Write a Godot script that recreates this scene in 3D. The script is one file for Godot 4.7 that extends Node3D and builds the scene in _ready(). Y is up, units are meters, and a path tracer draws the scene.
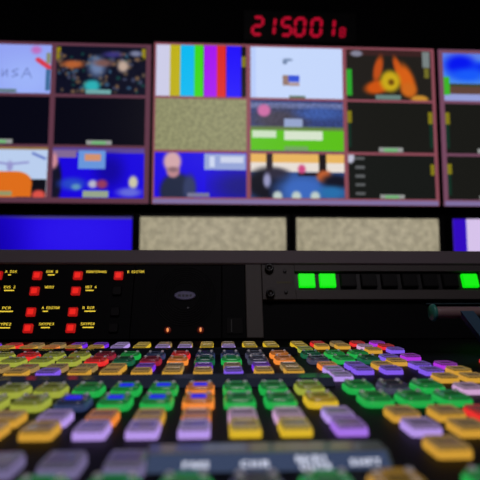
extends Node3D

const EYE := 0.92                       # height of the lens above the floor
const DECK := EYE - 0.0615              # height of the mixer's key panel
const U := 0.02
const LEAN := 19.8                      # degrees that the rack turret leans back
const WALL := -2.05                     # front plane of the displays
var rng := RandomNumberGenerator.new()
var names := {}
var mats := {}

# ------------------------------------------------------------------ helpers
func numbered(called: String) -> String:
	var n: int = names.get(called, 0)
	names[called] = n + 1
	return called if n == 0 else "%s_%03d" % [called, n]

func thing(called: String, label: String, category: String, at := Vector3.ZERO, group := "") -> Node3D:
	var o := Node3D.new()
	o.name = numbered(called)
	add_child(o, true)
	o.position = at
	o.set_meta("label", label)
	o.set_meta("category", category)
	if group != "": o.set_meta("group", group)
	return o

func put(called: String, mesh: Mesh, m: Material, parent: Node, at := Vector3.ZERO) -> MeshInstance3D:
	var o := MeshInstance3D.new()
	o.name = called
	o.mesh = mesh
	if m: o.material_override = m
	parent.add_child(o, true)
	o.position = at
	return o

func struct(called: String, mesh: Mesh, m: Material, at := Vector3.ZERO, label := "") -> MeshInstance3D:
	var o := put(called, mesh, m, self, at)
	o.set_meta("kind", "structure")
	if label != "": o.set_meta("label", label)
	return o

func mat(albedo: Color, rough := 0.5, metal := 0.0, glow := Color.BLACK, energy := 1.0, coat := 0.0) -> StandardMaterial3D:
	var key := "%s|%s|%s|%s|%s|%s" % [albedo, rough, metal, glow, energy, coat]
	if mats.has(key): return mats[key]
	var m := StandardMaterial3D.new()
	m.albedo_color = albedo
	m.roughness = rough
	m.metallic = metal
	if glow != Color.BLACK:
		m.emission_enabled = true
		m.emission = glow
		m.emission_energy_multiplier = energy
	if coat > 0.0:
		m.clearcoat_enabled = true
		m.clearcoat = coat
		m.clearcoat_roughness = 0.08
	mats[key] = m
	return m

func satin(albedo: Color, rough: float, gloss: float) -> StandardMaterial3D:
	var m: StandardMaterial3D = mat(albedo, rough).duplicate()
	m.metallic_specular = gloss
	return m

func c8(r: int, g: int, b: int) -> Color:
	return Color8(r, g, b)

func tri(st: SurfaceTool, a: Vector3, b: Vector3, c: Vector3, out: Vector3) -> void:
	if (b - a).cross(c - a).dot(out) > 0.0:
		st.add_vertex(a); st.add_vertex(c); st.add_vertex(b)
	else:
		st.add_vertex(a); st.add_vertex(b); st.add_vertex(c)

func quad(st: SurfaceTool, a: Vector3, b: Vector3, c: Vector3, d: Vector3, out: Vector3) -> void:
	tri(st, a, b, c, out)
	tri(st, a, c, d, out)

func begin(smooth := false) -> SurfaceTool:
	var st := SurfaceTool.new()
	st.begin(Mesh.PRIMITIVE_TRIANGLES)
	st.set_smooth_group(0 if smooth else -1)
	return st

func done(st: SurfaceTool, onto: ArrayMesh = null) -> ArrayMesh:
	st.generate_normals()
	return st.commit(onto)

# a box with chamfered edges, centred at c
func add_box(st: SurfaceTool, c: Vector3, s: Vector3, b := 0.0) -> void:
	var h := s * 0.5
	b = minf(b, minf(h.x, minf(h.y, h.z)) * 0.9)
	if b <= 0.0:
		for ax in 3:
			for sg in [-1.0, 1.0]:
				var o := Vector3.ZERO; o[ax] = sg
				var p := []
				for q in [[-1.0, -1.0], [1.0, -1.0], [1.0, 1.0], [-1.0, 1.0]]:
					var v := Vector3.ZERO
					v[ax] = sg * h[ax]; v[(ax + 1) % 3] = q[0] * h[(ax + 1) % 3]; v[(ax + 2) % 3] = q[1] * h[(ax + 2) % 3]
					p.append(c + v)
				quad(st, p[0], p[1], p[2], p[3], o)
		return
	var corner := func(sx: float, sy: float, sz: float, ax: int) -> Vector3:
		var v := Vector3(sx * (h.x - b), sy * (h.y - b), sz * (h.z - b))
		v[ax] += b * signf(v[ax])
		return c + v
	for ax in 3:
		for sg in [-1.0, 1.0]:
			var o := Vector3.ZERO; o[ax] = sg
			var p := []
			for q in [[-1.0, -1.0], [1.0, -1.0], [1.0, 1.0], [-1.0, 1.0]]:
				var s3 := Vector3.ZERO
				s3[ax] = sg; s3[(ax + 1) % 3] = q[0]; s3[(ax + 2) % 3] = q[1]
				p.append(corner.call(s3.x, s3.y, s3.z, ax))
			quad(st, p[0], p[1], p[2], p[3], o)
	for ax in 3:                      # edges along axis ax
		var a1 := (ax + 1) % 3
		var a2 := (ax + 2) % 3
		for s1 in [-1.0, 1.0]:
			for s2 in [-1.0, 1.0]:
				var lo := Vector3.ZERO; lo[ax] = -1.0; lo[a1] = s1; lo[a2] = s2
				var hi := lo; hi[ax] = 1.0
				var o := Vector3.ZERO; o[a1] = s1; o[a2] = s2
				quad(st, corner.call(lo.x, lo.y, lo.z, a1), corner.call(hi.x, hi.y, hi.z, a1), corner.call(hi.x, hi.y, hi.z, a2), corner.call(lo.x, lo.y, lo.z, a2), o)
	for sx in [-1.0, 1.0]:
		for sy in [-1.0, 1.0]:
			for sz in [-1.0, 1.0]:
				tri(st, corner.call(sx, sy, sz, 0), corner.call(sx, sy, sz, 1), corner.call(sx, sy, sz, 2), Vector3(sx, sy, sz))

func box_mesh(s: Vector3, b := 0.0) -> ArrayMesh:
	var st := begin()
	add_box(st, Vector3.ZERO, s, b)
	return done(st)

func ring(w: float, d: float, r: float, y: float, n := 4) -> PackedVector3Array:
	var p := PackedVector3Array()
	r = minf(r, minf(w, d) * 0.499)
	for k in 4:
		var cx := (w * 0.5 - r) * (1.0 if k == 0 or k == 3 else -1.0)
		var cz := (d * 0.5 - r) * (1.0 if k < 2 else -1.0)
		for i in n + 1:
			var a := PI * 0.5 * (k + float(i) / n)
			p.append(Vector3(cx + r * cos(a), y, cz + r * sin(a)))
	return p

func circle(r: float, y: float, n := 24) -> PackedVector3Array:
	var p := PackedVector3Array()
	for i in n:
		p.append(Vector3(r * cos(TAU * i / n), y, r * sin(TAU * i / n)))
	return p

# skin a stack of rings (bottom to top) about the y axis; closed with caps
func loft(st: SurfaceTool, rings: Array, cap_low := true, cap_high := true) -> void:
	for k in rings.size() - 1:
		var a: PackedVector3Array = rings[k]
		var b: PackedVector3Array = rings[k + 1]
		for i in a.size():
			var j := (i + 1) % a.size()
			var o := (a[i] + a[j] + b[i] + b[j]) * 0.25
			var rise := b[0].y - a[0].y
			var grow := Vector2(b[0].x, b[0].z).length() - Vector2(a[0].x, a[0].z).length()
			var rad := Vector3(o.x, 0, o.z).normalized()
			var out := rad * rise - Vector3.UP * grow
			quad(st, a[i], a[j], b[j], b[i], out)
	for e in 2:
		if (e == 0 and not cap_low) or (e == 1 and not cap_high): continue
		var r: PackedVector3Array = rings[0] if e == 0 else rings[-1]
		var mid := Vector3.ZERO
		for v in r: mid += v
		mid /= r.size()
		for i in r.size():
			tri(st, mid, r[i], r[(i + 1) % r.size()], Vector3.DOWN if e == 0 else Vector3.UP)

# polygon in (z, y), convex, extruded along x
func prism(st: SurfaceTool, x0: float, x1: float, poly: Array) -> void:
	var mid := Vector2.ZERO
	for p in poly: mid += p
	mid /= poly.size()
	for i in poly.size():
		var a: Vector2 = poly[i]
		var b: Vector2 = poly[(i + 1) % poly.size()]
		var o := (a + b) * 0.5 - mid
		quad(st, Vector3(x0, a.y, a.x), Vector3(x1, a.y, a.x), Vector3(x1, b.y, b.x), Vector3(x0, b.y, b.x), Vector3(0, o.y, o.x))
		tri(st, Vector3(x0, mid.y, mid.x), Vector3(x0, a.y, a.x), Vector3(x0, b.y, b.x), Vector3.LEFT)
		tri(st, Vector3(x1, mid.y, mid.x), Vector3(x1, a.y, a.x), Vector3(x1, b.y, b.x), Vector3.RIGHT)

func text(called: String, words: String, tall: float, m: Material, parent: Node, at: Vector3, left := false, mono := true, bold := 700) -> MeshInstance3D:
	var t := TextMesh.new()
	var f := SystemFont.new()
	f.font_names = PackedStringArray(["Droid Sans Mono" if mono else "Droid Sans"])
	f.font_weight = 400 if mono else bold
	t.font = f
	t.text = words
	t.font_size = 32
	t.pixel_size = tall / 23.0
	t.depth = 0.0003
	t.curve_step = 2.0
	t.horizontal_alignment = HORIZONTAL_ALIGNMENT_LEFT if left else HORIZONTAL_ALIGNMENT_CENTER
	return put(called, t, m, parent, at)

# ------------------------------------------------------------------ pictures on the screens
const PW := 176
const PH := 100
func blank(c: Color) -> Image:
	var im := Image.create(PW, PH, false, Image.FORMAT_RGB8)
	im.fill(c)
	return im

func fill(im: Image, x0: float, y0: float, x1: float, y1: float, c: Color) -> void:
	im.fill_rect(Rect2i(int(x0 * PW), int(y0 * PH), maxi(1, int((x1 - x0) * PW)), maxi(1, int((y1 - y0) * PH))), c)

func blob(im: Image, cx: float, cy: float, rx: float, ry: float, c: Color, soft := 0.3, turn := 0.0) -> void:
	var reach := maxf(rx * PW, ry * PH) * 1.3
	for y in range(maxi(0, int(cy * PH - reach)), mini(PH, int(cy * PH + reach) + 1)):
		for x in range(maxi(0, int(cx * PW - reach)), mini(PW, int(cx * PW + reach) + 1)):
			var d := Vector2(x - cx * PW, y - cy * PH).rotated(-turn)
			var q := Vector2(d.x / (rx * PW), d.y / (ry * PH)).length()
			var a := 1.0 - smoothstep(1.0 - soft, 1.0 + soft, q)
			if a > 0.0: im.set_pixel(x, y, im.get_pixel(x, y).lerp(c, a))

func stroke(im: Image, pts: Array, r: float, c: Color) -> void:
	for k in pts.size() - 1:
		var a: Vector2 = pts[k]
		var b: Vector2 = pts[k + 1]
		for i in 13:
			var p := a.lerp(b, i / 12.0)
			blob(im, p.x, p.y, r, r * 1.76, c, 0.4)

func speckle(im: Image, amount: float, cell: int, seed_: int) -> void:
	var n := FastNoiseLite.new()
	n.seed = seed_
	n.frequency = 1.0 / cell
	for y in PH:
		for x in PW:
			var k := 1.0 + amount * (n.get_noise_2d(x, y) * 1.3 + rng.randf_range(-0.35, 0.35))
			var p := im.get_pixel(x, y)
			im.set_pixel(x, y, Color(clampf(p.r * k, 0, 1), clampf(p.g * k, 0, 1), clampf(p.b * k, 0, 1)))

func tag_bar(im: Image) -> void:          # the source-name caption along the lower edge
	fill(im, 0.36, 0.90, 0.64, 0.995, c8(150, 152, 150))
	fill(im, 0.42, 0.92, 0.58, 0.985, c8(110, 180, 115))

func meters(im: Image, left: Color, right: Color) -> void:
	fill(im, 0.0, 0.18, 0.055, 0.42, left)
	fill(im, 0.0, 0.42, 0.045, 0.9, c8(18, 50, 38))
	fill(im, 0.945, 0.18, 1.0, 0.42, right)
	fill(im, 0.955, 0.42, 1.0, 0.9, c8(18, 50, 38))

func picture(kind: String) -> Image:
	var im: Image
	var yel := c8(130, 120, 25)
	match kind:
		"bars":
			im = blank(c8(10, 10, 14))
			var cols := [c8(205, 205, 232), c8(190, 176, 22), c8(0, 185, 240), c8(60, 215, 20), c8(165, 15, 240), c8(220, 40, 36), c8(30, 8, 250)]
			var xs := [0.0, 0.155, 0.27, 0.425, 0.53, 0.675, 0.78, 0.945]
			for k in 7: fill(im, xs[k], 0, xs[k + 1], 1, cols[k])
			fill(im, 0.95, 0.2, 1.0, 0.42, yel)
		"slide":
			im = blank(c8(198, 216, 252))
			fill(im, 0, 0, 0.06, 1, c8(185, 205, 250))
			blob(im, 0.40, 0.24, 0.055, 0.03, c8(130, 150, 185))
			blob(im, 0.37, 0.29, 0.025, 0.04, c8(110, 130, 165))
			fill(im, 0.35, 0.55, 0.42, 0.76, c8(150, 120, 110))
			fill(im, 0.41, 0.55, 0.53, 0.69, c8(55, 85, 215))
			fill(im, 0.41, 0.69, 0.53, 0.76, c8(175, 150, 150))
			fill(im, 0.42, 0.95, 0.60, 1, c8(90, 115, 95))
		"hands":
			im = blank(c8(34, 31, 28))
			fill(im, 0, 0, 1, 0.12, c8(58, 34, 34))
			blob(im, 0.37, 0.38, 0.05, 0.26, c8(190, 78, 26), 0.4, 0.25)
			blob(im, 0.36, 0.74, 0.15, 0.13, c8(205, 84, 20), 0.4, -0.2)
			blob(im, 0.60, 0.34, 0.04, 0.22, c8(196, 82, 26), 0.4, -0.3)
			blob(im, 0.70, 0.60, 0.09, 0.34, c8(214, 96, 24), 0.4, -0.35)
			blob(im, 0.72, 0.78, 0.09, 0.14, c8(205, 104, 30), 0.4)
			blob(im, 0.51, 0.62, 0.115, 0.21, c8(200, 168, 28), 0.35)
			blob(im, 0.52, 0.64, 0.035, 0.06, c8(110, 74, 18), 0.5)
			fill(im, 0, 0.4, 0.065, 0.92, c8(45, 165, 45))
			blob(im, 0.12, 0.08, 0.07, 0.06, c8(130, 130, 150))
			fill(im, 0.9, 0.02, 0.99, 0.34, c8(120, 130, 130))
			fill(im, 0.92, 0.35, 0.98, 0.55, c8(110, 105, 40))
			blob(im, 0.85, 0.97, 0.10, 0.08, c8(200, 140, 50))
			fill(im, 0.34, 0.9, 0.64, 1, c8(105, 130, 125))
		"field":
			im = blank(c8(142, 142, 104))
			speckle(im, 0.14, 10, 3)
		"cardboard":
			im = blank(c8(154, 146, 120))
			blob(im, 0.55, 0.2, 0.6, 0.3, c8(166, 157, 134), 0.9)
			speckle(im, 0.13, 12, 9)
		"stadium":
			im = blank(c8(52, 66, 120))
			fill(im, 0, 0.05, 1, 0.16, c8(105, 115, 160))
			blob(im, 0.30, 0.38, 0.28, 0.22, c8(70, 66, 82), 0.6)
			blob(im, 0.75, 0.25, 0.25, 0.12, c8(62, 90, 160), 0.6)
			speckle(im, 0.4, 5, 4)
			fill(im, 0, 0.56, 1, 1, c8(92, 192, 26))
			fill(im, 0, 0.52, 1, 0.6, c8(100, 125, 70))
			blob(im, 0.14, 0.20, 0.07, 0.12, c8(205, 110, 165))
			fill(im, 0.36, 0.36, 0.56, 0.52, c8(150, 165, 205))
			fill(im, 0.02, 0.60, 0.28, 0.74, c8(205, 225, 195))
			fill(im, 0.36, 0.60, 0.78, 0.78, c8(215, 228, 205))
			fill(im, 0.36, 0.9, 0.62, 1, c8(115, 165, 95))
		"presenter":
			im = blank(c8(28, 8, 226))
			blob(im, 0.95, 0.75, 0.3, 0.35, c8(28, 26, 130), 0.8)
			blob(im, 0.24, 0.86, 0.18, 0.40, c8(34, 42, 66), 0.2)
			blob(im, 0.38, 0.8, 0.07, 0.3, c8(52, 62, 100), 0.4)
			blob(im, 0.20, 0.42, 0.07, 0.14, c8(190, 135, 140), 0.3)
			blob(im, 0.19, 0.20, 0.095, 0.23, c8(212, 168, 172), 0.3)
			blob(im, 0.20, 0.38, 0.06, 0.06, c8(140, 104, 112), 0.6)
			fill(im, 0.54, 0.02, 1, 0.38, c8(150, 165, 215))
			fill(im, 0.60, 0.08, 0.66, 0.32, c8(205, 215, 240))
			fill(im, 0.72, 0.08, 0.97, 0.22, c8(205, 212, 235))
			fill(im, 0.36, 0.9, 0.6, 1, c8(120, 120, 150))
		"studio":
			im = blank(c8(48, 74, 130))
			fill(im, 0, 0, 1, 0.24, c8(232, 180, 95))
			fill(im, 0, 0.20, 1, 0.42, c8(232, 222, 212))
			blob(im, 0.18, 0.68, 0.22, 0.36, c8(16, 18, 30), 0.3)
			fill(im, 0.17, 0, 0.24, 0.5, c8(40, 32, 40))
			fill(im, 0.73, 0, 0.81, 0.5, c8(28, 22, 26))
			blob(im, 0.28, 0.45, 0.12, 0.12, c8(45, 42, 60), 0.6)
			blob(im, 0.17, 0.60, 0.04, 0.16, c8(150, 150, 190), 0.5)
			blob(im, 0.55, 0.80, 0.28, 0.3, c8(60, 105, 190), 0.6)
			fill(im, 0.50, 0.42, 0.74, 0.50, c8(36, 28, 34))
			blob(im, 0.54, 0.34, 0.04, 0.10, c8(205, 75, 130), 0.4)
			blob(im, 0.78, 0.50, 0.08, 0.14, c8(190, 95, 50), 0.4)
			blob(im, 0.9, 0.62, 0.14, 0.16, c8(20, 22, 38), 0.5)
			blob(im, 0.86, 0.86, 0.14, 0.14, c8(40, 110, 170), 0.6)
			for x in [0.28, 0.48, 0.68]: blob(im, x, 0.95, 0.05, 0.11, c8(190, 205, 200), 0.4)
		"dark":
			im = blank(c8(26, 26, 23))
			meters(im, yel, yel)
			tag_bar(im)
		"list":
			im = blank(c8(24, 26, 24))
			fill(im, 0.95, 0.2, 1, 0.45, yel)
			blob(im, 0.02, 0.06, 0.05, 0.13, c8(190, 190, 210))
			for k in 5: fill(im, 0.08, 0.05 + k * 0.2, 0.19, 0.12 + k * 0.2, c8(92, 94, 96))
			tag_bar(im)
		"night":
			im = blank(c8(7, 7, 20))
			tag_bar(im)
		"board":
			im = blank(c8(148, 164, 244))
			blob(im, 0.75, 0.7, 0.3, 0.4, c8(158, 180, 250), 0.9)
			var ink := c8(92, 104, 172)
			stroke(im, [Vector2(0.40, 0.52), Vector2(0.37, 0.6), Vector2(0.40, 0.68), Vector2(0.45, 0.66), Vector2(0.46, 0.56), Vector2(0.41, 0.52)], 0.005, ink)
			stroke(im, [Vector2(0.50, 0.52), Vector2(0.50, 0.66), Vector2(0.55, 0.52), Vector2(0.55, 0.66)], 0.005, ink)
			stroke(im, [Vector2(0.66, 0.50), Vector2(0.60, 0.55), Vector2(0.66, 0.62), Vector2(0.60, 0.67)], 0.005, ink)
			stroke(im, [Vector2(0.70, 0.68), Vector2(0.75, 0.48), Vector2(0.80, 0.68)], 0.005, ink)
			stroke(im, [Vector2(0.72, 0.6), Vector2(0.78, 0.6)], 0.005, ink)
			blob(im, 0.84, 0.10, 0.05, 0.08, c8(190, 110, 190), 0.6)
			stroke(im, [Vector2(0.86, 0.3), Vector2(0.98, 0.46)], 0.025, c8(215, 60, 80))
			fill(im, 0.95, 0.16, 1, 0.38, c8(135, 140, 110))
			fill(im, 0.95, 0.5, 1, 0.95, c8(60, 105, 150))
			fill(im, 0.38, 0.92, 0.66, 1, c8(95, 120, 125))
		"concert":
			im = blank(c8(14, 16, 34))
			fill(im, 0, 0.03, 0.05, 0.3, c8(145, 130, 15))
			fill(im, 0.95, 0.03, 1, 0.3, c8(145, 130, 15))
			for k in 150:
				var tone: Color = [c8(20, 60, 60), c8(50, 80, 110), c8(85, 70, 60), c8(10, 12, 30), c8(60, 65, 90), c8(110, 85, 65)][rng.randi() % 6]
				blob(im, rng.randf_range(0.02, 0.98), rng.randf_range(0.12, 0.95), rng.randf_range(0.012, 0.03), rng.randf_range(0.02, 0.05), tone, 0.6)
			blob(im, 0.18, 0.38, 0.12, 0.08, c8(180, 95, 50), 0.6)
			blob(im, 0.45, 0.42, 0.09, 0.2, c8(105, 125, 165), 0.7)
			blob(im, 0.52, 0.34, 0.10, 0.07, c8(120, 84, 80), 0.7)
			blob(im, 0.74, 0.40, 0.06, 0.12, c8(190, 165, 150), 0.5)
			blob(im, 0.62, 0.16, 0.10, 0.06, c8(58, 52, 120), 0.7)
			blob(im, 0.88, 0.13, 0.07, 0.06, c8(120, 125, 155), 0.6)
			blob(im, 0.40, 0.82, 0.09, 0.12, c8(45, 175, 180), 0.5)
			fill(im, 0.34, 0.9, 0.62, 1, c8(110, 165, 165))
		"chair":
			im = blank(c8(186, 206, 238))
			fill(im, 0, 0, 1, 0.05, c8(150, 120, 70))
			stroke(im, [Vector2(0.45, 0.3), Vector2(0.62, 0.34), Vector2(0.8, 0.3)], 0.014, c8(150, 155, 210))
			blob(im, 0.62, 0.38, 0.03, 0.1, c8(150, 150, 205), 0.5)
			stroke(im, [Vector2(0.85, 0.12), Vector2(0.97, 0.22)], 0.015, c8(110, 130, 200))
			fill(im, 0.7, 0.64, 1, 1, c8(14, 15, 24))
			fill(im, 0, 0.49, 0.70, 1, c8(222, 110, 28))
			blob(im, 0.69, 0.72, 0.16, 0.235, c8(222, 110, 28), 0.08)
			fill(im, 0.69, 0.68, 0.85, 1, c8(222, 110, 28))
			blob(im, 0.92, 0.95, 0.07, 0.10, c8(220, 82, 72), 0.4)
			fill(im, 0.36, 0.88, 0.66, 0.98, c8(150, 150, 105))
		"desk":
			im = blank(c8(26, 6, 222))
			fill(im, 0, 0, 1, 0.1, c8(92, 72, 150))
			fill(im, 0, 0.05, 0.26, 0.2, c8(130, 105, 150))
			blob(im, 0.62, 0.45, 0.14, 0.3, c8(18, 4, 160), 0.8)
			blob(im, 0.02, 0.68, 0.08, 0.45, c8(20, 20, 40), 0.3)
			blob(im, 0.0, 0.26, 0.055, 0.16, c8(205, 140, 150), 0.4)
			fill(im, 0.28, 0.05, 0.58, 0.42, c8(105, 150, 220))
			fill(im, 0.35, 0.12, 0.53, 0.26, c8(210, 145, 110))
			blob(im, 0.22, 0.72, 0.14, 0.12, c8(40, 70, 200), 0.6)
			blob(im, 0.26, 0.78, 0.05, 0.06, c8(95, 150, 190), 0.6)
			blob(im, 0.44, 0.72, 0.05, 0.08, c8(185, 185, 205), 0.5)
			blob(im, 0.54, 0.72, 0.06, 0.09, c8(150, 60, 95), 0.5)
			blob(im, 0.88, 0.68, 0.05, 0.13, c8(205, 200, 170), 0.4)
			blob(im, 0.84, 0.88, 0.13, 0.09, c8(100, 105, 220), 0.6)
			fill(im, 0.34, 0.86, 0.62, 0.99, c8(150, 165, 140))
		"sky":
			im = blank(c8(78, 140, 236))
			fill(im, 0, 0, 1, 0.12, c8(95, 130, 230))
			blob(im, 0.20, 0.25, 0.18, 0.22, c8(8, 24, 240), 0.5)
			blob(im, 0.48, 0.30, 0.18, 0.13, c8(14, 50, 245), 0.6)
			blob(im, 0.28, 0.45, 0.2, 0.13, c8(25, 90, 250), 0.7)
			fill(im, 0, 0.64, 1, 0.72, c8(62, 70, 50))
			fill(im, 0, 0.70, 1, 0.86, c8(95, 68, 58))
			fill(im, 0, 0.86, 1, 1, c8(150, 160, 215))
			fill(im, 0, 0.5, 0.07, 0.88, c8(62, 178, 42))
		"blue":
			im = blank(c8(34, 6, 222))
			blob(im, 0.62, 0.2, 0.35, 0.35, c8(44, 22, 236), 0.9)
			fill(im, 0, 0, 1, 0.035, c8(70, 62, 120))
			blob(im, 0.05, 0.5, 0.2, 0.7, c8(20, 2, 175), 0.9)
		"violet":
			im = blank(c8(215, 195, 235))
			fill(im, 0, 0, 0.10, 1, c8(50, 12, 190))
			fill(im, 0.2, 0.3, 0.9, 0.34, c8(170, 150, 200))
	return im

func screen_mat(kind: String) -> StandardMaterial3D:
	if mats.has(kind): return mats[kind]
	var m := StandardMaterial3D.new()
	m.albedo_color = Color(0.01, 0.01, 0.012)
	m.roughness = 0.35
	m.emission_enabled = true
	m.emission = Color.BLACK
	m.emission_operator = BaseMaterial3D.EMISSION_OP_ADD
	m.emission_texture = ImageTexture.create_from_image(picture(kind))
	m.emission_energy_multiplier = 1.0
	mats[kind] = m
	return m

func pane(kind: String, x0: float, y0: float, x1: float, y1: float, parent: Node, z: float, called := "video_pane") -> void:
	var q := QuadMesh.new()
	q.size = Vector2(x1 - x0, y1 - y0)
	put(called, q, screen_mat(kind), parent, Vector3((x0 + x1) * 0.5, (y0 + y1) * 0.5, z))

func frame_mesh(x0: float, y0: float, x1: float, y1: float, b: float, z0: float, z1: float) -> ArrayMesh:
	var st := begin()
	var zc := (z0 + z1) * 0.5
	var dz := z1 - z0
	add_box(st, Vector3((x0 + x1) * 0.5, y1 + b * 0.5, zc), Vector3(x1 - x0 + 2 * b, b, dz), 0.001)
	add_box(st, Vector3((x0 + x1) * 0.5, y0 - b * 0.5, zc), Vector3(x1 - x0 + 2 * b, b, dz), 0.001)
	add_box(st, Vector3(x0 - b * 0.5, (y0 + y1) * 0.5, zc), Vector3(b, y1 - y0, dz), 0.001)
	add_box(st, Vector3(x1 + b * 0.5, (y0 + y1) * 0.5, zc), Vector3(b, y1 - y0, dz), 0.001)
	return done(st)

# a wall display whose screen spans x0..x1, y0..y1 (world metres, heights relative to the lens)
func display(called: String, label: String, x0: float, y0: float, x1: float, y1: float, bezel: float, grid: Color, group: String) -> Node3D:
	var cx := (x0 + x1) * 0.5
	var base := y0 - bezel + EYE
	var t := thing(called, label, "display", Vector3(cx, base, WALL), group)
	var hx := (x1 - x0) * 0.5
	var low := bezel
	var high := bezel + y1 - y0
	put("bezel", frame_mesh(-hx, low, hx, high, bezel, -0.045, 0.004), mat(c8(16, 16, 18), 0.4), t)
	put("back_cover", box_mesh(Vector3(2 * hx, high - low, 0.04), 0.003), mat(c8(14, 14, 15), 0.7), t, Vector3(0, (low + high) * 0.5, -0.024))
	var st := begin()
	add_box(st, Vector3(0, (low + high) * 0.5, -0.002), Vector3(2 * hx, high - low, 0.003), 0.0)
	var scr := put("screen", done(st), mat(Color(0.01, 0.01, 0.012), 0.35, 0.0, grid), t)
	var lamp := AreaLight3D.new()
	lamp.name = "screen_glow"
	lamp.area_size = Vector2(2 * hx, high - low)
	lamp.area_normalize_energy = false
	lamp.light_color = Color(0.7, 0.75, 1.0)
	lamp.light_energy = 0.0006
	lamp.area_range = 6.0
	lamp.shadow_enabled = true
	t.add_child(lamp, true)
	lamp.position = Vector3(0, (low + high) * 0.5, 0.008)
	lamp.rotation_degrees.y = 180.0
	return scr

# ------------------------------------------------------------------ keys
var flat_skirt: ArrayMesh
var flat_cap: ArrayMesh
var dome_skirt: ArrayMesh
var dome_lens: ArrayMesh
var dome_window: ArrayMesh
var dome_glint: ArrayMesh
const KEY_COLORS := {
	"gold": [205, 152, 52], "yellow": [214, 176, 40], "tan": [150, 122, 72], "lavender": [180, 148, 230], "purple": [128, 88, 232],
	"mauve": [164, 112, 228], "violet": [116, 40, 226], "magenta": [176, 48, 220], "pink": [205, 160, 205], "orange": [244, 136, 52], "red": [232, 44, 44],
	"maroon": [140, 30, 52], "green": [30, 168, 70], "deep_green": [22, 92, 62], "lime": [156, 164, 60], "navy": [44, 56, 92],
	"slate": [62, 62, 82], "grey_violet": [110, 100, 140],
}

func make_key_meshes() -> void:
	var mm := 0.001
	var st := begin()
	loft(st, [ring(13.0 * mm, 14.2 * mm, 1.3 * mm, 0), ring(13.0 * mm, 14.2 * mm, 1.3 * mm, 2.6 * mm), ring(12.5 * mm, 13.7 * mm, 1.2 * mm, 2.85 * mm)])
	flat_skirt = done(st)
	st = begin()
	loft(st, [ring(11.0 * mm, 12.2 * mm, 1.0 * mm, 2.8 * mm), ring(11.0 * mm, 12.2 * mm, 1.0 * mm, 3.5 * mm)], false, false)
	flat_skirt = done(st, flat_skirt)          # surface 1: the dark groove round the cap
	st = begin()
	loft(st, [ring(12.2 * mm, 13.4 * mm, 1.2 * mm, 3.35 * mm), ring(12.5 * mm, 13.7 * mm, 1.2 * mm, 3.55 * mm), ring(12.2 * mm, 13.4 * mm, 1.2 * mm, 4.0 * mm), ring(11.4 * mm, 12.6 * mm, 1.0 * mm, 4.4 * mm), ring(10.0 * mm, 11.0 * mm, 0.8 * mm, 4.42 * mm), ring(9.6 * mm, 10.4 * mm, 0.8 * mm, 4.0 * mm)], true, false)
	flat_cap = done(st)
	st = begin()
	loft(st, [ring(9.6 * mm, 10.4 * mm, 0.8 * mm, 3.8 * mm), ring(9.6 * mm, 10.4 * mm, 0.8 * mm, 4.02 * mm)], false, true)
	flat_cap = done(st, flat_cap)              # surface 1: the sunken legend plate
	st = begin(true)
	loft(st, [ring(16.0 * mm, 19.0 * mm, 4.0 * mm, 0, 6), ring(16.0 * mm, 19.0 * mm, 4.0 * mm, 2.4 * mm, 6), ring(15.6 * mm, 18.6 * mm, 4.0 * mm, 2.9 * mm, 6), ring(14.8 * mm, 17.8 * mm, 3.8 * mm, 3.1 * mm, 6)])
	dome_skirt = done(st)
	st = begin(true)
	loft(st, [ring(14.0 * mm, 17.0 * mm, 3.6 * mm, 3.0 * mm, 6), ring(14.8 * mm, 17.8 * mm, 3.6 * mm, 3.5 * mm, 6), ring(14.2 * mm, 17.2 * mm, 3.5 * mm, 4.3 * mm, 6), ring(13.0 * mm, 15.8 * mm, 3.2 * mm, 4.9 * mm, 6), ring(11.4 * mm, 14.0 * mm, 2.8 * mm, 5.2 * mm, 6), ring(9.4 * mm, 11.6 * mm, 2.4 * mm, 5.0 * mm, 6), ring(7.0 * mm, 9.0 * mm, 2.0 * mm, 4.6 * mm, 6)])
	dome_lens = done(st)
	st = begin()
	loft(st, [ring(7.8 * mm, 5.0 * mm, 1.5 * mm, 4.5 * mm), ring(7.8 * mm, 5.0 * mm, 1.5 * mm, 5.15 * mm), ring(7.0 * mm, 4.2 * mm, 1.2 * mm, 5.4 * mm)])
	dome_window = done(st)
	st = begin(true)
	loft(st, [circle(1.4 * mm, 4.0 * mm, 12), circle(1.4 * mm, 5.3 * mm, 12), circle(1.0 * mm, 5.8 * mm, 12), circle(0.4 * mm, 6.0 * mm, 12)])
	dome_glint = done(st)

func key_color(kind: String) -> Color:
	var c: Array = KEY_COLORS[kind]
	return c8(c[0], c[1], c[2])

func dimmer(c: Color, k: float, grey: float) -> Color:
	var l := c.get_luminance()
	return Color(lerpf(c.r, l, grey) * k, lerpf(c.g, l, grey) * k, lerpf(c.b, l, grey) * k)

func flat_key(deck: Node3D, kind: String, ux: float, uz: float) -> void:
	var c := key_color(kind)
	var o := put("key", flat_skirt, null, deck, Vector3(ux * U, 0.0002, uz * U))
	o.set_meta("label", "%s lit flat-topped key" % kind.replace("_", " "))
	o.set_surface_override_material(0, mat(c * 0.35, 0.35, 0.0, c, 1.0))
	o.set_surface_override_material(1, mat(c8(20, 17, 14), 0.6))
	var cap := put("cap_top", flat_cap, null, o)
	cap.set_surface_override_material(0, mat(c.lerp(c8(200, 196, 206), 0.4) * 0.75, 0.3, 0.0, dimmer(c, 0.60, 0.2), 1.0, 0.5))
	cap.set_surface_override_material(1, mat(c.lerp(c8(200, 196, 206), 0.5) * 0.75, 0.25, 0.0, dimmer(c, 0.38, 0.3), 1.0, 0.5))

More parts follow.
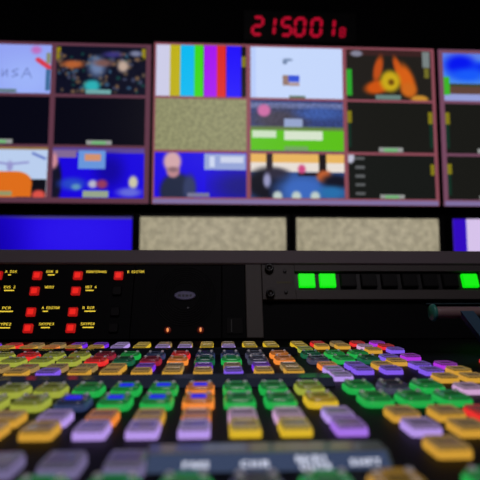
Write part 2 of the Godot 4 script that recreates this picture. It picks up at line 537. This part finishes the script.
func dome_key(deck: Node3D, kind: String, ux: float, uz: float, stripe := "dark") -> void:
	var c := key_color(kind)
	var o := put("key", dome_skirt, mat(c * 0.35, 0.25, 0.0, c, 1.0), deck, Vector3(ux * U, 0.0002, uz * U))
	o.set_meta("label", "%s lit dome-topped key" % kind.replace("_", " "))
	put("lens", dome_lens, mat(dimmer(c, 0.4, 0.2), 0.15, 0.0, dimmer(c, 0.62, 0.05), 1.0, 0.8), o)
	var w := mat(c8(16, 22, 60), 0.2, 0.0, c8(30, 36, 215)) if stripe == "blue" else mat(dimmer(c, 0.15, 0.3), 0.2, 0.0, dimmer(c, 0.4, 0.1))
	put("legend_window", dome_window, w, o)
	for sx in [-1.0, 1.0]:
		put("lens_glint", dome_glint, mat(c8(240, 238, 246), 0.2, 0.0, Color.BLACK, 1.0, 0.8), o, Vector3(sx * 0.0050, 0, -0.0056))  # white studs added to imitate glints at the rear lens corners

# ------------------------------------------------------------------ the scene
func _ready() -> void:
	rng.seed = 7
	var cam := Camera3D.new()
	cam.name = "camera"
	add_child(cam)
	cam.position = Vector3(0, EYE, 0)
	cam.rotation_degrees = Vector3(5.356, -2.85, 0)
	var lens := CameraAttributesPhysical.new()
	lens.frustum_focal_length = 24.0
	lens.frustum_focus_distance = 0.45
	lens.exposure_aperture = 5.5
	lens.frustum_near = 0.02
	lens.frustum_far = 30.0
	cam.attributes = lens
	cam.current = true

	var we := WorldEnvironment.new()
	we.name = "environment"
	var e := Environment.new()
	e.background_mode = Environment.BG_COLOR
	e.background_color = Color.BLACK
	e.tonemap_mode = Environment.TONE_MAPPER_LINEAR
	e.tonemap_exposure = 1.0
	e.sdfgi_enabled = true
	e.ssao_enabled = true
	e.ssil_enabled = true
	we.environment = e
	add_child(we)

	room()
	video_wall()
	clock()
	desk()
	turret()
	mixer()

func room() -> void:
	var dark := mat(c8(20, 20, 24), 0.95)
	var carpet := mat(c8(28, 28, 32), 0.95)
	var zb := -2.105
	struct("wall_back", box_mesh(Vector3(6.2, 2.7, 0.1)), dark, Vector3(0.3, 1.35, zb - 0.05), "near-black wall behind the displays")
	struct("wall_front", box_mesh(Vector3(6.2, 2.7, 0.1)), dark, Vector3(0.3, 1.35, 1.65))
	struct("wall_left", box_mesh(Vector3(0.1, 2.7, 3.705)), dark, Vector3(-2.75, 1.35, (1.6 + zb) * 0.5))
	struct("wall_right", box_mesh(Vector3(0.1, 2.7, 3.705)), dark, Vector3(3.35, 1.35, (1.6 + zb) * 0.5))
	struct("floor", box_mesh(Vector3(6.2, 0.1, 3.905)), carpet, Vector3(0.3, -0.05, (1.6 + zb) * 0.5))
	struct("ceiling", box_mesh(Vector3(6.2, 0.1, 3.905)), dark, Vector3(0.3, 2.75, (1.6 + zb) * 0.5))
	var t := thing("ceiling_light", "dimmed square ceiling light above the operator's place", "light", Vector3(0.1, 2.68, 0.7))
	put("frame", frame_mesh(-0.3, -0.3, 0.3, 0.3, 0.02, -0.018, 0.018), mat(c8(150, 150, 150), 0.5), t).rotation_degrees.x = 90
	put("diffuser", box_mesh(Vector3(0.6, 0.012, 0.6)), mat(c8(220, 220, 220), 0.6, 0.0, c8(255, 240, 225), 1.0), t)
	var lamp := AreaLight3D.new()
	lamp.name = "lamp"
	lamp.area_size = Vector2(0.6, 0.6)
	lamp.area_normalize_energy = false
	lamp.light_color = c8(252, 240, 250)
	lamp.light_energy = 2.7
	lamp.area_range = 6.0
	lamp.shadow_enabled = true
	t.add_child(lamp, true)
	lamp.position = Vector3(0, -0.03, 0)
	lamp.rotation_degrees.x = -90

func video_wall() -> void:
	var g := "large displays of the video wall"
	# centre display: nine pictures
	var cx := 0.354
	var s := display("display", "large central wall display with colour bars in its top left pane", -0.277, 0.347, 0.985, 1.070, 0.007, c8(140, 76, 88), g)
	var b := 0.007 - 0.347
	var xs := [[-0.268, 0.130], [0.149, 0.562], [0.580, 0.970]]
	var ys := [[0.826, 1.060], [0.585, 0.815], [0.376, 0.573]]
	var what := [["bars", "slide", "hands"], ["field", "stadium", "dark"], ["presenter", "studio", "list"]]
	for r in 3:
		for c in 3:
			pane(what[r][c], xs[c][0] - cx, ys[r][0] + b, xs[c][1] - cx, ys[r][1] + b, s, 0.0006)
	status_bar(s, -0.272 - cx, 0.980 - cx, 0.349 + b, 0.369 + b)
	# left display
	cx = -0.931
	s = display("display", "large wall display with a lavender slide and a crowd picture above blue studio panes", -1.572, 0.347, -0.290, 1.058, 0.007, c8(96, 56, 72), g)
	b = 0.007 - 0.347
	xs = [[-1.556, -1.155], [-1.136, -0.722], [-0.700, -0.312]]
	ys = [[0.826, 1.044], [0.600, 0.812], [0.370, 0.587]]
	what = [["night", "board", "concert"], ["night", "night", "night"], ["night", "chair", "desk"]]
	for r in 3:
		for c in 3:
			pane(what[r][c], xs[c][0] - cx, ys[r][0] + b, xs[c][1] - cx, ys[r][1] + b, s, 0.0006)
	# right display
	cx = 1.636
	s = display("display", "large wall display with a blue sky picture above dark panes, cut by the frame", 1.003, 0.347, 2.269, 1.070, 0.007, c8(118, 74, 96), g)
	b = 0.007 - 0.347
	xs = [[1.026, 1.425], [1.449, 1.848], [1.872, 2.26]]
	ys = [[0.829, 1.052], [0.585, 0.815], [0.376, 0.573]]
	what = [["sky", "dark", "dark"], ["dark", "dark", "dark"], ["dark", "dark", "dark"]]
	for r in 3:
		for c in 3:
			pane(what[r][c], xs[c][0] - cx, ys[r][0] + b, xs[c][1] - cx, ys[r][1] + b, s, 0.0006)
	status_bar(s, 1.010 - cx, 2.266 - cx, 0.349 + b, 0.369 + b)
	# the row of smaller displays below
	var low := "smaller displays below the video wall"
	var rows := [[-0.985, -0.357, "blue", "small display under the left wall display, filled with plain deep blue"],
		[-0.325, 0.302, "cardboard", "small display with mottled beige picture, beside the blue one"],
		[0.346, 0.977, "cardboard", "small display with mottled beige picture, beside the violet and white one"],
		[1.040, 1.668, "violet", "small display at the far right showing pale violet with a blue edge"]]
	for q in rows:
		var x0: float = q[0]
		var x1: float = q[1]
		var d := display("small_display", q[3], x0, -0.066, x1, 0.291, 0.014, c8(20, 18, 24), low)
		var half := (x1 - x0) * 0.5 - 0.001
		pane(q[2], -half, 0.015, half, 0.370, d, 0.0006, "picture")

func status_bar(s: Node, x0: float, x1: float, y0: float, y1: float) -> void:
	var q := QuadMesh.new()
	q.size = Vector2(x1 - x0, y1 - y0)
	put("status_bar", q, mat(Color(0.01, 0.01, 0.012), 0.35, 0.0, c8(128, 112, 160)), s, Vector3((x0 + x1) * 0.5, (y0 + y1) * 0.5, 0.0006))

func clock() -> void:
	var t := thing("clock", "red seven-segment digital clock reading 21 50 01 above the centre display", "clock", Vector3(0.375, EYE + 1.088, WALL))
	put("case", box_mesh(Vector3(0.52, 0.15, 0.05), 0.004), mat(c8(9, 9, 10), 0.6), t, Vector3(0, 0.075, -0.029))
	var red := mat(c8(40, 4, 8), 0.4, 0.0, c8(172, 8, 40))
	var on := {"0": "abcdef", "1": "bc", "2": "abged", "5": "afgcd", "8": "abcdefg"}
	var list := [["2", -0.197, 1.0], ["1", -0.142, 1.0], ["5", -0.066, 1.0], ["0", -0.006, 1.0], ["0", 0.069, 1.0], ["1", 0.128, 1.0], ["8", 0.190, 0.5]]
	for q in list:
		var k: float = q[2]
		var h := 0.080 * k
		var w := 0.042 * k
		var th := 0.0135 * k
		var st := begin()
		for sgm in on[q[0]]:
			var a := Vector2.ZERO
			var b := Vector2.ZERO
			match sgm:
				"a": a = Vector2(-w / 2, h); b = Vector2(w / 2, h)
				"g": a = Vector2(-w / 2, h / 2); b = Vector2(w / 2, h / 2)
				"d": a = Vector2(-w / 2, 0); b = Vector2(w / 2, 0)
				"f": a = Vector2(-w / 2, h / 2); b = Vector2(-w / 2, h)
				"b": a = Vector2(w / 2, h / 2); b = Vector2(w / 2, h)
				"e": a = Vector2(-w / 2, 0); b = Vector2(-w / 2, h / 2)
				"c": a = Vector2(w / 2, 0); b = Vector2(w / 2, h / 2)
			var dir := (b - a).normalized()
			a += dir * th * 0.15
			b -= dir * th * 0.15
			var nrm := Vector2(-dir.y, dir.x) * th * 0.5
			var hexa := [a, a + dir * th * 0.5 + nrm, b - dir * th * 0.5 + nrm, b, b - dir * th * 0.5 - nrm, a + dir * th * 0.5 - nrm]
			var mid := (a + b) * 0.5
			for i in 6:
				var p: Vector2 = hexa[i]
				var r: Vector2 = hexa[(i + 1) % 6]
				var sl := 0.10
				var P := Vector3(p.x + p.y * sl, p.y, 0)
				var Q := Vector3(r.x + r.y * sl, r.y, 0)
				var C := Vector3(mid.x + mid.y * sl, mid.y, 0)
				var up := Vector3(0, 0, 0.003)
				tri(st, P + up, Q + up, C + up, Vector3.BACK)
				var oo := (p + r) * 0.5 - mid
				quad(st, P, Q, Q + up, P + up, Vector3(oo.x, oo.y, 0))
		put("digit", done(st), red, t, Vector3(q[1], 0.032, -0.0035))

func desk() -> void:
	var top := EYE - 0.142
	var t := thing("desk", "dark desk that carries the vision mixer and its turret", "desk", Vector3(0.05, 0, -0.35))
	put("desk_top", box_mesh(Vector3(2.2, 0.035, 0.95), 0.004), mat(c8(34, 32, 32), 0.6), t, Vector3(0, top - 0.0175, 0))
	for sx in [-1.0, 1.0]:
		put("side_panel", box_mesh(Vector3(0.03, top - 0.036, 0.8), 0.003), mat(c8(30, 29, 29), 0.7), t, Vector3(sx * 1.0, (top - 0.036) * 0.5, 0))
	put("modesty_panel", box_mesh(Vector3(1.96, 0.45, 0.018), 0.002), mat(c8(30, 29, 29), 0.7), t, Vector3(0, top - 0.27, -0.3))

# a module of the turret: x to the right, y up the lean, z out of the leaning face, in metres
func module(called: String, label: String, category: String) -> Node3D:
	var t := thing(called, label, category, Vector3(0, EYE - 0.06, -0.545))
	t.rotation_degrees.x = -LEAN
	return t

func mm_box(st: SurfaceTool, x0: float, y0: float, x1: float, y1: float, z0: float, z1: float, b := 0.4) -> void:
	add_box(st, Vector3(x0 + x1, y0 + y1, z0 + z1) * 0.0005, Vector3(x1 - x0, y1 - y0, z1 - z0) * 0.001, b * 0.001)

func turret() -> void:
	var grey := mat(c8(98, 88, 94), 0.65)
	var black := satin(c8(5, 6, 8), 0.6, 0.2)
	var t := thing("equipment_turret", "grey leaning equipment turret behind the key panel", "rack", Vector3(0, EYE - 0.06, -0.545))
	# the leaning grey frame
	var f := Node3D.new()
	var lean := Basis(Vector3.RIGHT, deg_to_rad(-LEAN))
	f.free()
	var st := begin()
	mm_box(st, -480, 90.6, 560, 109, -40, 0, 1.5)
	put("top_rail", done(st), grey, t).basis = lean
	for q in [[-480, -296], [34.8, 54.2], [335, 560]]:
		st = begin()
		mm_box(st, q[0], 1.0, q[1], 90.4, -40, -0.8, 0.8)
		put("upright", done(st), mat(c8(76, 72, 70), 0.65), t).basis = lean
	st = begin()
	prism(st, -0.478, 0.558, [Vector2(-0.05, 0.0), Vector2(-0.085, 0.098), Vector2(-0.20, 0.098), Vector2(-0.20, -0.081), Vector2(-0.05, -0.081)])
	put("rear_shell", done(st), mat(c8(50, 48, 48), 0.7), t)

	# ---- control panel with the red keys
	var p := module("router_panel", "black control panel with rows of red lit keys and yellow lettering", "control panel")
	st = begin()
	mm_box(st, -295, 1, -96.5, 90, -12, -3.0)
	put("faceplate", done(st), black, p)
	var hot := mat(c8(70, 8, 8), 0.3, 0.0, c8(172, 18, 18), 1.0, 0.3)
	var hot_top := mat(c8(80, 12, 10), 0.3, 0.0, c8(236, 36, 28), 1.0, 0.3)
	var off := satin(c8(9, 9, 10), 0.5, 0.25)
	var yellow := mat(c8(60, 50, 10), 0.5, 0.0, c8(240, 206, 60), 1.15)
	var cols := [-253.5, -208.4, -161.7, -114.5]
	var rows := [76.2, 57.1, 32.2, 13.4]
	var words := [["A DSK", "DSK B", "KONFERANS", "B EDITOR"], ["EVS 2", "WEB3", "NET 4", ""], ["A PCR", "A EDITOR", "B DIR", ""], ["SKYPE2", "SKYPE3", "SKYPE4", ""]]
	var wides := [[13.6, 13.2, 23.2, 19.9], [12.4, 10.2, 12.5, 0], [16.5, 20.0, 13.4, 0], [17.4, 16.4, 15.4, 0]]
	var starts := [[-246.3, -199.0, -152.5, -104.9], [-243.8, -197.7, -151.3, 0], [-248.2, -197.4, -151.9, 0], [-245.5, -197.6, -151.6, 0]]
	var bars := [[[4.0, 7.2], [2.2, 10.2], [0, 0], [0, 0]], [[0.6, 11.8], [0, 0], [0.4, 9.5], [0, 0]], [[4.0, 19.3], [1.7, 7.3], [2.7, 15.0], [0, 0]], [[3.9, 16.9], [2.7, 12.5], [2.6, 14.7], [0, 0]]]
	for r in 4:
		for c in 4:
			var lit: bool = words[r][c] != ""
			st = begin()
			loft(st, [ring(0.0104, 0.0102, 0.0012, 0), ring(0.0104, 0.0102, 0.0012, 0.0018), ring(0.0092, 0.0090, 0.0012, 0.0028)])
			var o := put("key", done(st), hot if lit else off, p, Vector3(cols[c], rows[r], -3.0) * 0.001)
			o.rotation_degrees.x = 90
			o.set_meta("label", "red lit square key" if lit else "unlit dark square key")
			if not lit: continue
			st = begin()
			loft(st, [ring(0.0066, 0.0064, 0.001, 0.0028), ring(0.0060, 0.0058, 0.001, 0.0033)])
			put("key_top", done(st), hot_top, o)
			var tx := text("lettering", words[r][c], 0.0027, yellow, p, Vector3(starts[r][c] + wides[r][c] * 0.5, rows[r] + 5.2, -2.85) * 0.001)
			var bb: AABB = tx.mesh.get_aabb()
			var sy := 0.0029 / bb.size.y
			tx.scale = Vector3(wides[r][c] * 0.001 / bb.size.x, sy, 1)
			tx.position.y -= bb.get_center().y * sy
			if bars[r][c][1] > 0:
				st = begin()
				mm_box(st, starts[r][c] + bars[r][c][0], rows[r] + 0.5, starts[r][c] + bars[r][c][1], rows[r] + 1.7, -3.0, -2.7, 0.1)
				put("underline", done(st), yellow, p)

	# ---- loudspeaker panel
	p = module("speaker_panel", "black loudspeaker panel with ringed grille, oval badge and two amber lamps", "speaker")
	st = begin()
	mm_box(st, -96, 1, 6.5, 90, -12, -3.0)
	put("faceplate", done(st), black, p)
	var rm := satin(c8(13, 13, 16), 0.5, 0.25)
	for k in 8:
		var ra := 0.0165 + k * 0.0027
		st = begin(true)
		var n := 48
		for i in n:
			for j in 6:
				var v := []
				for q in [[i, j], [i + 1, j], [i + 1, j + 1], [i, j + 1]]:
					var a: float = TAU * q[0] / n
					var bb: float = TAU * q[1] / 6.0
					v.append(Vector3(cos(a), sin(a), 0) * (ra + 0.0006 * cos(bb)) + Vector3(0, 0, 0.0006 * sin(bb)))
				var am := TAU * (i + 0.5) / n
				var bm := TAU * (j + 0.5) / 6.0
				quad(st, v[0], v[1], v[2], v[3], Vector3(cos(am) * cos(bm), sin(am) * cos(bm), sin(bm)))
		put("grille_ring", done(st), rm, p, Vector3(-0.036, 0.0515, -0.0028)).scale = Vector3(1.0, 1.0 if ra < 0.036 else 0.98, 1)
	st = begin()
	var el := []
	for q in [[12.6, 5.6, 0.0], [12.6, 5.6, 1.2], [11.6, 4.7, 1.9]]:
		var rr := PackedVector3Array()
		for i in 36: rr.append(Vector3(q[0] * cos(TAU * i / 36), q[2], q[1] * sin(TAU * i / 36)) * 0.001)
		el.append(rr)
	loft(st, el)
	var em := put("badge", done(st), mat(c8(86, 84, 120), 0.35, 0.2), p, Vector3(-0.036, 0.0515, -0.003))
	em.rotation_degrees.x = 90
	st = begin()
	for q in [[-6.2, 3.2], [-1.9, 2.6], [2.4, 3.2], [6.6, 2.2]]:
		add_box(st, Vector3(q[0], 1.95, 0.2) * 0.001, Vector3(q[1], 0.3, 2.6) * 0.001)
	put("badge_marking", done(st), mat(c8(26, 26, 44), 0.5), em)
	st = begin()
	loft(st, [circle(0.0012, 0, 12), circle(0.0012, 0.0008, 12)])
	put("screw", done(st), mat(c8(60, 60, 64), 0.4, 0.6), p, Vector3(-0.032, 0.037, -0.003)).rotation_degrees.x = 90
	for x in [-0.0541, -0.0172]:
		st = begin(true)
		loft(st, [circle(0.0040, 0, 20), circle(0.0040, 0.0008, 20), circle(0.0028, 0.0009, 20)])
		var halo := put("lamp_halo", done(st), mat(c8(92, 26, 12), 0.3, 0.0, c8(44, 8, 3)), p, Vector3(x, 0.0109, -0.003))  # reddish glowing ring stands in for the halo round the lamp
		halo.rotation_degrees.x = 90
		st = begin(true)
		loft(st, [circle(0.0017, 0.0008, 14), circle(0.0017, 0.0022, 14), circle(0.0011, 0.0031, 14)])
		put("lamp", done(st), mat(c8(120, 50, 20), 0.3, 0.0, c8(250, 150, 85), 1.0), halo).scale = Vector3(0.75, 1.0, 1.35)

	# ---- narrow blank panel
	p = module("blanking_panel", "narrow black blanking panel left of the grey upright", "panel")
	st = begin()
	mm_box(st, 7.2, 1, 34.2, 90, -12, -2.4)
	put("faceplate", done(st), black, p)
	st = begin()
	mm_box(st, 12, 6, 31, 25, -2.4, -1.4)
	put("switch_plate", done(st), satin(c8(10, 10, 11), 0.6, 0.25), p)
	st = begin()
	mm_box(st, 17.2, 8, 18.4, 22.5, -1.4, -0.8, 0.1)
	put("switch_slot", done(st), mat(c8(8, 8, 9), 0.5), p)

	# ---- key strip
	p = module("key_strip_panel", "grey rack panel with a row of keys, three of them lit bright green", "control panel")
	st = begin()
	mm_box(st, 54.8, 46.6, 94.2, 90.2, -12, -1.6)
	mm_box(st, 94.2, 46.6, 334.6, 58.4, -12, -1.6)
	mm_box(st, 94.2, 82.0, 334.6, 90.2, -12, -1.6)
	mm_box(st, 322.0, 58.4, 334.6, 82.0, -12, -1.6)
	put("faceplate", done(st), mat(c8(60, 55, 53), 0.6), p)
	st = begin()
	mm_box(st, 94.2, 58.4, 322.0, 82.0, -11, -5.5, 0)
	put("key_bay", done(st), mat(c8(8, 8, 9), 0.4), p)
	for k in 9:
		var lit := k < 2 or k == 8
		st = begin()
		loft(st, [ring(0.0196, 0.0172, 0.001, 0), ring(0.0196, 0.0172, 0.001, 0.003), ring(0.0184, 0.0160, 0.001, 0.0042)])
		var o := put("key", done(st), mat(c8(10, 70, 12), 0.3, 0.0, c8(10, 232, 14)) if lit else satin(c8(9, 9, 10), 0.5, 0.25), p, Vector3(108.6 + k * 25.05, 70.7, -5.5) * 0.001)
		o.rotation_degrees.x = 90
		o.set_meta("label", "bright green lit key" if lit else "unlit dark key")
		st = begin()
		loft(st, [ring(0.0168, 0.0144, 0.001, 0.0042), ring(0.0164, 0.0140, 0.001, 0.0045)])
		put("key_top", done(st), mat(c8(14, 80, 14), 0.3, 0.0, c8(24, 240, 22)) if lit else satin(c8(13, 13, 14), 0.45, 0.3), o)
	for y in [85.0, 53.2]:
		st = begin(true)
		loft(st, [circle(0.0054, 0), circle(0.0054, 0.004), circle(0.0046, 0.005), circle(0.0032, 0.0052), circle(0.0028, 0.0042)])
		put("thumbscrew", done(st), mat(c8(12, 12, 13), 0.4), p, Vector3(63.6, y, -1.6) * 0.001).rotation_degrees.x = 90
	for y in [81.5, 55.2]:
		st = begin(true)
		loft(st, [circle(0.0021, 0, 16), circle(0.0021, 0.0009, 16), circle(0.0012, 0.0012, 16)])
		put("screw", done(st), mat(c8(28, 27, 27), 0.4, 0.4), p, Vector3(82.4, y, -1.6) * 0.001).rotation_degrees.x = 90
	st = begin()
	mm_box(st, 72, 66.4, 90, 68.8, -1.6, -1.4, 0)
	put("name_strip", done(st), mat(c8(74, 70, 36), 0.6), p)

	# ---- blank panel below it
	p = module("lower_panel", "black recessed panel under the grey panel with green keys", "panel")
	st = begin()
	mm_box(st, 54.8, 1, 334.6, 46.2, -16, -8)
	put("faceplate", done(st), black, p)
	st = begin()
	mm_box(st, 250, 41.6, 334, 43.0, -8, -5.5, 0.3)
	put("trim_strip", done(st), mat(c8(70, 92, 100), 0.35, 0.5), p)

func mixer() -> void:
	make_key_meshes()
	var t := thing("vision_mixer", "black vision mixer desk panel covered with rows of coloured lit keys", "console", Vector3(0, DECK, 0))
	var st := begin()
	add_box(st, Vector3(0.04, -0.0399, -0.245), Vector3(1.03, 0.0798, 0.595), 0.002)
	put("deck", done(st), satin(c8(7, 7, 9), 0.55, 0.25), t)
	# label displays: a flat glass top and a sloping face towards the operator
	var glass := mat(c8(22, 26, 30), 0.22, 0.0, c8(50, 56, 56), 1.0, 0.5)
	var face := mat(c8(16, 20, 28), 0.12, 0.0, c8(56, 68, 96))
	var strip_sheen := mat(c8(12, 14, 18), 0.12, 0.0, c8(27, 30, 42))  # weak emission imitates reflections on the dark glass of the middle strip
	for q in [[-0.235, 0.073, -0.449, -0.4345], [-0.225, 0.073, -0.317, -0.302], [-0.0235, 0.060, -0.1802, -0.1700]]:
		var near: bool = q[2] > -0.2
		st = begin()
		prism(st, q[0], q[1], [Vector2(q[2], 0.0001), Vector2(q[2], 0.0044), Vector2(q[3], 0.0044), Vector2(q[3] + 0.0054, 0.0001)])
		var bar := put("label_display", done(st), glass if near else strip_sheen if q[2] > -0.4 else mat(c8(8, 8, 10), 0.12, 0.0, c8(8, 9, 13)), t)
		if near:
			st = begin()
			var a := Vector2(q[3] + 0.0004, 0.00435)
			var b := Vector2(q[3] + 0.0056, 0.00025)
			prism(st, q[0] + 0.001, q[1] - 0.001, [a, b, b + Vector2(-0.0004, -0.0001), a + Vector2(-0.0005, -0.0003)])
			put("label_face", done(st), face, bar)
			var white := mat(c8(90, 90, 100), 0.4, 0.0, c8(215, 220, 240))
			var tilt := -rad_to_deg(atan2(5.2, 4.1))
			for w in [["FMS", -0.0065, 0.0087], ["CHR", 0.0132, 0.0098], ["SHFT", 0.0507, 0.0105]]:
				var o := text("lettering", w[0], 0.0022, white, bar, Vector3(w[1], 0.00190, q[3] + 0.00370), false, false)
				var got: float = o.mesh.get_aabb().size.x
				o.scale = Vector3(w[2] / got, 1, 1)
				o.rotation_degrees.x = tilt
			for w in [["M/E1", 0.0325, 0.0100, 0.00285, 0.00255], ["OUTS", 0.0335, 0.0105, 0.00118, 0.00465]]:
				var o := text("lettering", w[0], 0.0016, white, bar, Vector3(w[1], w[3], q[3] + w[4]), false, false)
				var got: float = o.mesh.get_aabb().size.x
				o.scale = Vector3(w[2] / got, 1, 1)
				o.rotation_degrees.x = tilt

	# ---- keys: column k of the left block, r of the right wing
	var x0 := -0.43
	var dx := 1.045
	var A1 := "gold violet red tan tan violet violet lavender yellow tan tan yellow tan yellow yellow".split(" ")
	var A2 := "gold lavender gold gold orange gold gold lavender yellow lavender lavender yellow lavender yellow yellow".split(" ")
	for i in A1.size():
		var x := x0 + dx * (i - 11)
		flat_key(t, A1[i], x, -24.37)
		flat_key(t, A2[i], x, -23.4)
	var B1 := "lime lime lime red lime lime maroon green navy red navy navy slate orange".split(" ")
	var B2 := "lime lime lime lime lime lime red deep_green maroon orange deep_green green slate orange".split(" ")
	for i in B1.size():
		var x := x0 + dx * (i - 10)
		dome_key(t, B1[i], x, -20.67)
		dome_key(t, B2[i], x, -19.22)
	var D1 := "gold tan tan tan tan gold violet tan violet tan violet tan".split(" ")
	var D2 := "gold gold gold purple gold gold gold gold gold purple gold gold".split(" ")
	for i in D1.size():
		var x := x0 + dx * (i - 8)
		flat_key(t, D1[i], x, -17.82)
		flat_key(t, D2[i], x, -16.9)
	var E1 := "lime lime lime green green green orange green green lime".split(" ")
	var E2 := "lime lime lime navy green green orange green green yellow".split(" ")
	for i in E1.size():
		var x := x0 + dx * (i - 6)
		dome_key(t, E1[i], x, -14.1, "blue" if i > 3 and i < 7 else "dark")
		dome_key(t, E2[i], x, -12.62, "blue" if i > 2 and i < 7 else "dark")
	var F1 := "gold gold lavender orange gold orange pink pink lavender".split(" ")
	var F2 := "gold gold gold lavender lavender lavender yellow yellow mauve".split(" ")
	for i in F1.size():
		var x := x0 + dx * (i - 5)
		if i == 8: x += 0.1
		flat_key(t, F1[i], x, -11.22)
		flat_key(t, F2[i], x, -10.31)
	for i in 3:
		flat_key(t, "grey_violet", x0 + dx * (i - 3), -8.4)
		dome_key(t, "green", x0 + dx * (i - 3), -7.2)
	for q in [["green", 0], ["slate", 1], ["green", 2], ["gold", 3]]:
		dome_key(t, q[0], x0 + dx * q[1], -7.2)

	# ---- the right wing
	var r0 := 4.1
	for q in [["yellow", 0, -24.37], ["yellow", 0, -23.4], ["lime", 0, -22.3], ["red", 1, -24.37], ["gold", 1, -23.4],
			["tan", 2, -24.37], ["gold", 2, -23.4], ["red", 3, -24.37], ["pink", 3, -23.1], ["gold", 3, -21.9], ["magenta", 4, -24.37], ["red", 4, -23.1], ["purple", 4, -21.9],
			["orange", 0, -17.82], ["lavender", 0, -16.9], ["lavender", 0, -15.85], ["purple", 1, -17.82], ["purple", 1, -16.9], ["gold", 2, -17.82], ["purple", 2, -16.9],
			["purple", 2.92, -19.7], ["magenta", 3.85, -19.8], ["gold", 2.82, -18.6], ["purple", 3.40, -17.82], ["magenta", 4.35, -17.8], ["purple", 3.28, -16.6], ["gold", 4.25, -16.65],
			["gold", 3.18, -15.4], ["gold", 4.08, -15.4], ["pink", 3.1, -13.8],
			["gold", 0.1, -11.22], ["gold", 1.12, -11.22], ["red", 2.0, -11.22], ["lavender", 0.1, -10.2], ["gold", 1.05, -10.1], ["gold", 2.0, -10.1], ["gold", 0.05, -8.95]]:
		flat_key(t, q[0], r0 + 1.02 * q[1] + (0.1 if q[2] > -12.0 else 0.0), q[2])
	for q in [["deep_green", 0, -20.67], ["slate", 0, -19.22], ["green", 1, -20.67], ["green", 1, -19.22], ["green", 2, -20.67], ["deep_green", 2, -19.22],
			["green", 0, -14.1], ["green", 0, -12.62], ["slate", 1, -14.1], ["green", 1, -12.62], ["green", 2, -14.1], ["green", 2, -12.62], ["green", 0.05, -7.2]]:
		dome_key(t, q[0], r0 + 1.02 * q[1] + (0.04 if q[2] > -15.0 else -0.05), q[2])
	# red lamp and the transition lever at the right edge
	st = begin(true)
	loft(st, [circle(0.003, 0, 16), circle(0.003, 0.002, 16), circle(0.002, 0.003, 16)])
	put("indicator_lamp", done(st), mat(c8(90, 10, 10), 0.3, 0.0, c8(235, 40, 45)), t, Vector3(0.212, 0.0001, -0.378))
	var lv := Node3D.new()
	lv.name = "transition_lever"
	t.add_child(lv, true)
	lv.position = Vector3(0.2335, 0, -0.42)
	st = begin(true)
	loft(st, [circle(0.0048, -0.0400), circle(0.0052, -0.036), circle(0.0052, 0.040), circle(0.0046, 0.043)])
	put("grip", done(st), mat(c8(128, 104, 104), 0.5), lv, Vector3(0, 0.0372, 0)).rotation_degrees.z = -90
	st = begin(true)
	loft(st, [circle(0.0066, 0), circle(0.0074, 0.001), circle(0.0074, 0.003), circle(0.006, 0.004)])
	put("end_cap", done(st), mat(c8(52, 132, 116), 0.4), lv, Vector3(-0.0435, 0.0372, 0)).rotation_degrees.z = -90
	st = begin()
	var arm := [Vector3(-0.0135, 0.0375, 0.003), Vector3(0.006, -0.0005, 0.022)]
	var ax: Vector3 = (arm[1] - arm[0]).normalized()
	var sd := Vector3(0.0058, 0, 0)
	var fw := ax.cross(Vector3.RIGHT).normalized() * 0.003
	var rr := []
	for a in arm: rr.append([a - sd - fw, a + sd - fw, a + sd + fw, a - sd + fw])
	for i in 4:
		var j := (i + 1) % 4
		var ctr: Vector3 = (rr[0][i] + rr[0][j] + rr[1][i] + rr[1][j]) * 0.25 - (arm[0] + arm[1]) * 0.5
		quad(st, rr[0][i], rr[0][j], rr[1][j], rr[1][i], ctr)
	quad(st, rr[0][0], rr[0][1], rr[0][2], rr[0][3], -ax)
	quad(st, rr[1][0], rr[1][1], rr[1][2], rr[1][3], ax)
	put("arm", done(st), mat(c8(52, 84, 108), 0.4, 0.2), lv)
